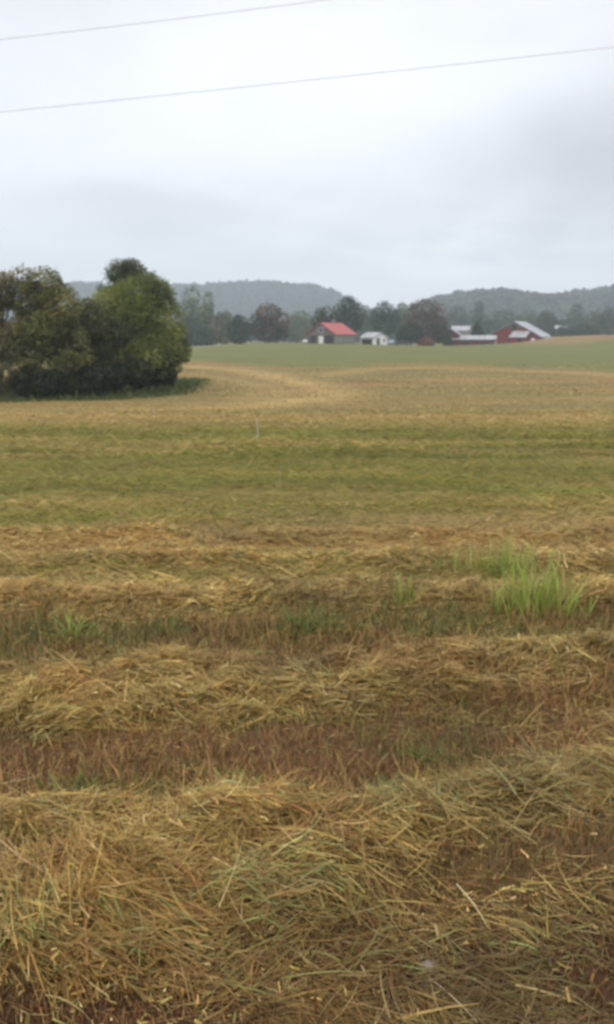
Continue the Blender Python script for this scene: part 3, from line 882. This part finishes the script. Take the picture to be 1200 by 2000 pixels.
FC = [(.035, .052, .026), (.05, .072, .034), (.06, .08, .04), (.075, .09, .045), (.09, .08, .05)]


def hill(name, label, ridge, Yc, depth, seed, flabel, spacing, back=1.0):
    """ridge: list of (px, py) of the tree tops at distance Yc"""
    px = np.array([p for p, _ in ridge], float)
    X = (px-600)*Yc/F
    Zr = np.array([pix(p, q, Yc)[2] for p, q in ridge]) - (17 if Yc > 1500 else 13)
    def hz(x, y):
        r = np.interp(x, X, Zr)
        t = (y - Yc)/depth
        prof = np.where(t < 0, np.exp(-(t*1.55)**2), np.exp(-(t*.9/back)**2))
        rough = 6*(fbm(x/120., y/120., 0, seed, 3)-.5)
        return -8 + (r + 8)*prof + rough*prof
    xs = np.linspace(X[0], X[-1], 150); ys = np.linspace(Yc-1.6*depth, Yc+1.5*depth*back, 70)
    gx, gy = np.meshgrid(xs, ys)
    V = np.stack([gx, gy, hz(gx, gy)], -1).reshape(-1, 3)
    nx = len(xs); i = np.arange(len(ys)-1)[:, None]*nx + np.arange(nx-1)[None, :]
    Q = np.stack([i, i+1, i+1+nx, i+nx], -1).reshape(-1, 4)
    tag(mesh_obj(name, V, Q, M_HILL, smooth=True), label, 'hill', kind='structure')
    r_ = np.random.default_rng(seed)
    n = int((X[-1]-X[0])*depth*1.75/spacing**2)
    tx = r_.uniform(X[0], X[-1], n); ty = r_.uniform(Yc-1.45*depth, Yc+.3*depth, n)
    tz = hz(tx, ty)
    k = tz > -7
    pts = np.stack([tx, ty, tz], 1)[k]
    h = r_.uniform(10, 19, len(pts)); w = h*r_.uniform(.6, .85, len(pts))
    forest('hillside_forest', flabel, pts, h, w, FC, seed+1)


M_HILL = noisy_mat('hill_floor', (.035, .04, .02), (.06, .06, .03), .02, .95)
hill('hill', 'long flat topped wooded hill at left centre', [(-700, 566), (-200, 556), (100, 553), (180, 552), (340, 555), (430, 551), (500, 549), (560, 551), (610, 556), (650, 566), (675, 580), (720, 603), (780, 625), (850, 640)], 1900, 520, 401, 'forest covering the long hill at left centre', 10.5)
hill('hill', 'wooded hill rising towards the right edge', [(640, 650), (740, 628), (800, 606), (850, 582), (900, 573), (940, 568), (985, 571), (1030, 580), (1070, 578), (1110, 572), (1150, 568), (1200, 564), (1320, 556), (1700, 560)], 1250, 420, 403, 'forest covering the hill at the right', 9.0)

# band of woods on the flat beyond the farm
r_ = np.random.default_rng(77)
n = 420
ty = r_.uniform(520, 900, n); tx = r_.uniform(-.50, .50, n)*ty
tz = H(tx, ty) - .5
h = r_.uniform(11, 18, n); w = h*r_.uniform(.55, .85, n)
forest('distant_woods', 'hazy far wood on the flat land beyond the farm buildings', np.stack([tx, ty, tz], 1), h, w, FC + [(.10, .085, .05), (.08, .085, .035)], 78, 60)


# ------------------------------------------------------------------ farm buildings
def gable_house(name, label, cat, px, base_py, Y, yaw, W, Lg, eave, peak, wall_m, roof_m, over=.35, roof_t=.14, group=None, gable_m=None):
    """local frame: gable front at y=0 facing -Y, ridge along +Y, x in [-W/2, W/2]; px marks the front gable's middle"""
    p = pix(px, base_py, Y)
    x = p[0]
    zg = min(float(H(x, Y)), float(p[2]))
    root = empty(name, (x, Y, zg - .05), R(yaw))
    tag(root, label, cat, group)
    b = MB()
    b.prism([(-W/2, -.6), (W/2, -.6), (W/2, eave), (0, peak), (-W/2, eave)], 'y', 0, Lg)
    b.build('wall', wall_m, root)
    sl = (peak - eave)/(W/2)
    r = MB()
    for s in (-1, 1):
        xo = W/2 + over
        zo = eave - sl*over
        g = .004
        poly = [(0, peak+g), (s*xo, zo+g), (s*xo, zo+g+roof_t), (0, peak+g+roof_t)]
        r.prism(poly if s < 0 else poly[::-1], 'y', -over, Lg+over)
    r.build('roof', roof_m, root)
    return root


def slab(name, root, mat, x0, x1, z0, z1, face='front', W=0, Lg=0, proud=.05, parent=None):
    """a door / window / boarded panel on a wall of the local box"""
    b = MB()
    if face == 'front': b.box(x0, x1, -proud, .02, z0, z1)
    elif face == 'right': b.box(W/2-.02, W/2+proud, x0, x1, z0, z1)
    elif face == 'left': b.box(-W/2-proud, -W/2+.02, x0, x1, z0, z1)
    return b.build(name, mat, parent or root)


def window(root, x0, x1, z0, z1, face='front', W=0):
    f = slab('window', root, M_WHITE, x0, x1, z0, z1, face, W, proud=.05)
    e = .09
    slab('pane', root, M_GLASS, x0+e, x1-e, z0+e, z1-e, face, W, proud=.06, parent=f)
    return f


# red roofed old house
h1 = gable_house('farmhouse', 'old weathered farmhouse with a bright red metal roof', 'house', 627, 668, 256, -36, 10.4, 10.6, 2.9, 6.0, M_WEATHER, M_REDROOF, over=.5)
slab('door', h1, M_WHITE, -.75, .85, -.2, 2.2)
window(h1, -.8, .8, 3.3, 4.7)
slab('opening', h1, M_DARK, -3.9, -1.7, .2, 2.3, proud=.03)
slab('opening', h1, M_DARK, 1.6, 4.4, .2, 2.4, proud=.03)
slab('side_boarding', h1, M_GREYBOARD, .15, 10.4, .1, 2.55, 'right', 10.4, proud=.05)
window(h1, 3.2, 4.2, 1.0, 2.1, 'right', 10.5)
window(h1, 7.0, 8.0, 1.0, 2.1, 'right', 10.5)
c = MB().box(-.4, .4, 6.1, 6.9, 5.4, 6.9); c.box(-.48, .48, 6.02, 6.98, 6.9, 7.05)
c.build('chimney', M_GREYBOARD, h1)

# white outbuilding
h2 = gable_house('outbuilding', 'small white outbuilding with a pale roof, right of the red roofed house', 'outbuilding', 744, 669, 258, 38, 5.4, 6.0, 2.2, 3.55, M_WHITE, M_TIN, over=.3)
slab('door', h2, M_DARK, -1.6, -.5, 0, 1.95)
window(h2, .9, 1.8, .9, 1.8)
slab('opening', h2, M_DARK, .8, 5.4, 0, 1.7, 'left', 5.4)

# big red barn
h3 = gable_house('barn', 'large red barn with a long pale metal roof', 'barn', 1003, 674, 300, -31, 17.6, 12.5, 3.3, 8.0, M_BARNRED, M_OLDTIN, over=.7)
slab('door', h3, M_DARKRED, -1.8, 1.4, .1, 3.2)
sl = slab('loft_door', h3, M_DARK, -.9, .9, 5.1, 6.8)
MB().prism([(-4.6, 5.72), (4.6, 5.72), (0, 7.92)], 'y', -.04, .02).build('gable_shadow_boards', M_WEATHER, h3)  # dark weathered triangle, its tone painting in the shadow at the gable peak
an = MB().box(.2, 5.4, -4.6, -.08, -.6, 2.7).build('annex_wall', M_BARNRED, h3)
ar = MB(); ar.prism([(-5.1, 2.62), (-.06, 4.75), (-.06, 4.89), (-5.1, 2.76)], 'x', -.2, 5.8)
ar.build('annex_roof', M_TIN, h3)
ad = MB().box(3.0, 4.4, -4.66, -4.58, .1, 2.2).build('annex_door', M_DARK, h3)
# open lean-to bay on the right side, under a carried-on roof
lt = MB(); lt.prism([(8.6, 2.75), (13.4, 1.95), (13.4, 2.09), (8.6, 2.89)], 'y', -.6, 13.0)
lt.build('lean_to_roof', M_OLDTIN, h3)
for yy in (-.3, 6.0, 12.5):
    MB().box(12.9, 13.15, yy, yy+.22, -.6, 2.0).build('post', M_GREYBOARD, h3)
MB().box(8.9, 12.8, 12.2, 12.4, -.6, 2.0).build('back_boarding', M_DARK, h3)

# low red shed with a pale roof, long side to the field
h4 = gable_house('shed', 'long low red shed with a pale metal roof, in front of the barn', 'shed', 968, 675, 290, 74, 5.4, 14.0, 2.1, 3.3, M_DARKRED, M_TIN, over=.35, group='red sheds beside the barn')
slab('end_boarding', h4, M_WHITE, -2.5, 2.5, .1, 1.45)
slab('opening', h4, M_DARK, 3.0, 4.6, 0, 1.3, 'left', 5.4)
slab('opening', h4, M_DARK, 8.5, 10.2, 0, 1.3, 'left', 5.4)
# dark red small shed
h5 = gable_house('shed', 'small dark red shed with a white roof, next to the brown autumn tree', 'shed', 880, 677, 292, -20, 5.2, 3.4, 4.2, 5.9, M_DARKRED, M_TIN, over=.35, group='red sheds beside the barn')
slab('door', h5, M_DARK, -1.1, .9, 0, 2.2)
lt5 = MB().box(2.6, 5.0, .6, 3.9, -.6, 1.9).build('side_wall', M_DARKRED, h5)
# farther shed with pale roof
h6 = gable_house('shed', 'farther shed whose pale roof shows above the small dark red shed', 'shed', 918, 660, 345, 66, 6.0, 7.0, 5.5, 7.1, M_GREYBOARD, M_TIN, over=.4)
slab('door', h6, M_DARK, -1, 1, .1, 2.4)
# far pale-roofed building among the trees
h7 = gable_house('outbuilding', 'distant pale roofed building among the hazy trees at right', 'outbuilding', 1110, 655, 445, 70, 5.2, 6.4, 7.6, 9.0, M_GREYBOARD, M_OLDTIN, over=.4)
slab('door', h7, M_DARK, -1.2, 1.2, .1, 2.6)

# pale round tank under the lean-to end, small propane tank by the house
def tank(px, py, Y, L, r, yaw, label):
    p = pix(px, py, Y)
    root = empty('tank', (p[0], Y, min(float(H(p[0], Y)), p[2])), R(yaw)); tag(root, label, 'tank', 'white tanks by the farm buildings')
    zc = r + .3
    MB().tube([(-L/2, 0, zc), (-L/2+.04, 0, zc), (-L/2+.15, 0, zc), (-L/2+r*.6, 0, zc), (L/2-r*.6, 0, zc), (L/2-.15, 0, zc), (L/2-.04, 0, zc), (L/2, 0, zc)],
              [r*.15, r*.5, r*.8, r, r, r*.8, r*.5, r*.15], 16).build('shell', M_WHITE, root, smooth=True)
    for s in (-1, 1):
        MB().box(s*L*.28-.06, s*L*.28+.06, -r*.7, r*.7, -.3, .42).build('leg', M_GREYBOARD, root)
    MB().tube([(0, 0, zc+r-.02), (0, 0, zc+r+.14)], .12, 10).build('cap', M_OLDTIN, root)


tank(1046, 673, 297, 3.6, .95, 8, 'large white tank standing at the right end of the red barn')
tank(596, 668, 252, 1.5, .42, 10, 'small white tank at the left corner of the red roofed house')


def car(px, py, Y, yaw, paint, label):
    p = pix(px, py, Y)
    root = empty('parked_car', (p[0], Y, min(float(H(p[0], Y)), p[2])), R(yaw)); tag(root, label, 'car', 'cars parked by the white outbuilding')
    L_, Wd = 4.5, 1.75
    side = [(-2.2, .35), (-2.25, .7), (-2.1, .92), (-1.2, 1.0), (-.55, 1.42), (.85, 1.45), (1.6, 1.02), (2.15, .9), (2.25, .6), (2.2, .35)]
    MB().prism(side, 'y', -Wd/2, Wd/2).build('body', paint, root)
    for s in (-1, 1):
        g = [(-1.0, 1.03), (-.5, 1.36), (.78, 1.38), (1.3, 1.05)]
        a, b_ = (Wd/2-.01, Wd/2+.012) if s > 0 else (-Wd/2-.012, -Wd/2+.01)
        MB().prism(g, 'y', a, b_).build('window', M_GLASS, root)
        for xx in (-1.4, 1.4):
            y0 = s*(Wd/2+.02)
            w = MB().tube([(xx, y0-.1, .33), (xx, y0+.1, .33)], .33, 16).build('wheel', M_RUBBER, root)
            MB().tube([(xx, y0+s*.101-.005, .33), (xx, y0+s*.101+.012, .33)], .18, 12).build('rim', M_OLDTIN, w)


car(766, 670, 262, 68, M_CARGREY, 'pale blue grey vehicle parked at the right end of the white outbuilding')
car(787, 671, 262, 4, M_CARDARK, 'dark low vehicle parked between the blue grey one and the brown tree')

# pale gravel strip beyond the left end of the slope
xs = np.linspace(-42, -25, 24); VV = []
for x in xs:
    yc = 262 + .1*(x+33)
    for dy in (-2.2, 2.2): VV.append((x, yc+dy, float(H(x, yc+dy)) + .012))
QQ = [(2*i, 2*i+2, 2*i+3, 2*i+1) for i in range(len(xs)-1)]
tag(mesh_obj('track', VV, QQ, M_GRAVEL), 'pale gravel track along the far left edge of the slope', 'track', kind='structure')


# ------------------------------------------------------------------ air
m, nt, out = new_mat('haze_air')
pv = node(nt, 'ShaderNodeVolumePrincipled', Density=.00046, Anisotropy=.0)
pv.inputs['Color'].default_value = (.78, .885, .99, 1)
nt.links.new(pv.outputs[0], out.inputs['Volume'])
hz = MB().box(-2400, 2400, -60, 2750, -20, 230).build('haze', m)
tag(hz, 'thin grey haze over the far fields and hills', 'haze', kind='stuff')


# ------------------------------------------------------------------ sky, sun, camera
SUN_EL, SUN_AZ = R(52), R(200)      # azimuth clockwise from +Y
world = bpy.data.worlds.new('World'); scene.world = world
world.use_nodes = True
nt = world.node_tree; nt.nodes.clear(); L = nt.links.new
wo = nt.nodes.new('ShaderNodeOutputWorld'); bg = nt.nodes.new('ShaderNodeBackground')
bg.inputs['Strength'].default_value = .1
sky = nt.nodes.new('ShaderNodeTexSky'); sky.sky_type = 'NISHITA'; sky.sun_disc = False
sky.sun_elevation = SUN_EL; sky.sun_rotation = SUN_AZ
tc = nt.nodes.new('ShaderNodeTexCoord')
sp = nt.nodes.new('ShaderNodeSeparateXYZ'); L(tc.outputs['Generated'], sp.inputs[0])


def wm(op, a, b=None, c=None, clamp=False):
    n = nt.nodes.new('ShaderNodeMath'); n.operation = op; n.use_clamp = clamp
    for k, v in enumerate((a, b, c)):
        if v is None: continue
        if isinstance(v, (int, float)): n.inputs[k].default_value = v
        else: L(v, n.inputs[k])
    return n.outputs[0]


# the cloud deck: direction projected on a flat layer overhead
zz = wm('ADD', wm('MAXIMUM', sp.outputs['Z'], 0.0), .28)
cx, cy = wm('DIVIDE', sp.outputs['X'], zz), wm('DIVIDE', sp.outputs['Y'], zz)
cb = nt.nodes.new('ShaderNodeCombineXYZ'); L(cx, cb.inputs[0]); L(cy, cb.inputs[1])
n1 = nt.nodes.new('ShaderNodeTexNoise'); n1.inputs['Scale'].default_value = 1.7; n1.inputs['Detail'].default_value = 6; n1.inputs['Roughness'].default_value = .5
n1.inputs['Distortion'].default_value = .3
L(cb.outputs[0], n1.inputs['Vector'])
n2 = nt.nodes.new('ShaderNodeTexNoise'); n2.inputs['Scale'].default_value = 3.2; n2.inputs['Detail'].default_value = 5
L(cb.outputs[0], n2.inputs['Vector'])
wob = wm('SUBTRACT', n2.outputs['Fac'], .5)


def cloud_blob(az, el, raz, rel, amp):
    """soft cloud mass at azimuth / elevation (degrees), as a density 0..amp"""
    A = wm('ARCTAN2', sp.outputs['X'], sp.outputs['Y'])
    E = wm('ARCSINE', sp.outputs['Z'])
    da = wm('DIVIDE', wm('ADD', wm('SUBTRACT', A, R(az)), wm('MULTIPLY', wob, .12)), R(raz))
    de = wm('DIVIDE', wm('ADD', wm('SUBTRACT', E, R(el)), wm('MULTIPLY', wob, .10)), R(rel))
    d2 = wm('ADD', wm('MULTIPLY', da, da), wm('MULTIPLY', de, de))
    return wm('MULTIPLY', wm('POWER', math.e, wm('MULTIPLY', d2, -1.0)), amp)


dens = wm('MULTIPLY', wm('SUBTRACT', n1.outputs['Fac'], .5), .27)
for args in ((17, 9.5, 9, 4.2, .22), (25, 15, 9, 5, .10), (-12, 7.0, 11, 2.2, .10), (4, 7.2, 8, 1.5, .05), (9, 4.6, 6, 1.1, -.10), (2, 16, 14, 4, -.10), (-18, 22, 10, 5, .06)):
    dens = wm('ADD', dens, cloud_blob(*args))
val = wm('SUBTRACT', 9.85, wm('MULTIPLY', dens, 15.5))
# overcast skies brighten towards the zenith
zen = wm('MULTIPLY', wm('SUBTRACT', sp.outputs['Z'], .38), 1/.5, None, True)
val = wm('MULTIPLY', val, wm('ADD', wm('SUBTRACT', 1.25, wm('MULTIPLY', wm('MINIMUM', wm('MAXIMUM', sp.outputs['Z'], 0.0), .34), .95)), wm('MULTIPLY', zen, .45)))
cl = nt.nodes.new('ShaderNodeCombineXYZ')
L(wm('MULTIPLY', val, .968), cl.inputs[0]); L(wm('MULTIPLY', val, .985), cl.inputs[1]); L(wm('MULTIPLY', val, 1.035), cl.inputs[2])
mx = nt.nodes.new('ShaderNodeMix'); mx.data_type = 'RGBA'; mx.inputs[0].default_value = .98
L(sky.outputs[0], mx.inputs[6]); L(cl.outputs[0], mx.inputs[7])
L(mx.outputs[2], bg.inputs['Color']); L(bg.outputs[0], wo.inputs['Surface'])

sl_ = bpy.data.lights.new('sun', 'SUN'); sl_.energy = .9; sl_.angle = R(25); sl_.color = (1, .93, .82)
so = bpy.data.objects.new('sun', sl_); COL.objects.link(so)
dirv = (math.sin(SUN_AZ)*math.cos(SUN_EL), math.cos(SUN_AZ)*math.cos(SUN_EL), math.sin(SUN_EL))
from mathutils import Vector
so.rotation_euler = Vector(dirv).to_track_quat('Z', 'Y').to_euler()
so.location = (0, -20, 60)

cam = bpy.data.cameras.new('camera'); co = bpy.data.objects.new('camera', cam); COL.objects.link(co)
cam.sensor_fit = 'VERTICAL'; cam.sensor_height = 36; cam.sensor_width = 36*.6
cam.lens = 36*F/2000
cam.clip_start = .05; cam.clip_end = 12000
co.location = (0, 0, CAM_H)
co.rotation_euler = (math.pi/2 - PITCH, 0, 0)
cam.dof.use_dof = True; cam.dof.focus_distance = .5; cam.dof.aperture_fstop = 17.5; cam.dof.aperture_blades = 0
scene.camera = co

vs = scene.view_settings
scene.display_settings.display_device = 'sRGB'
vs.view_transform = 'Standard'; vs.look = 'None'; vs.exposure = 0.15; vs.gamma = 1.0
cy_ = scene.cycles
cy_.filter_width = 1.9
cy_.use_denoising = True
cy_.max_bounces = 6; cy_.diffuse_bounces = 3; cy_.transmission_bounces = 4; cy_.volume_bounces = 1
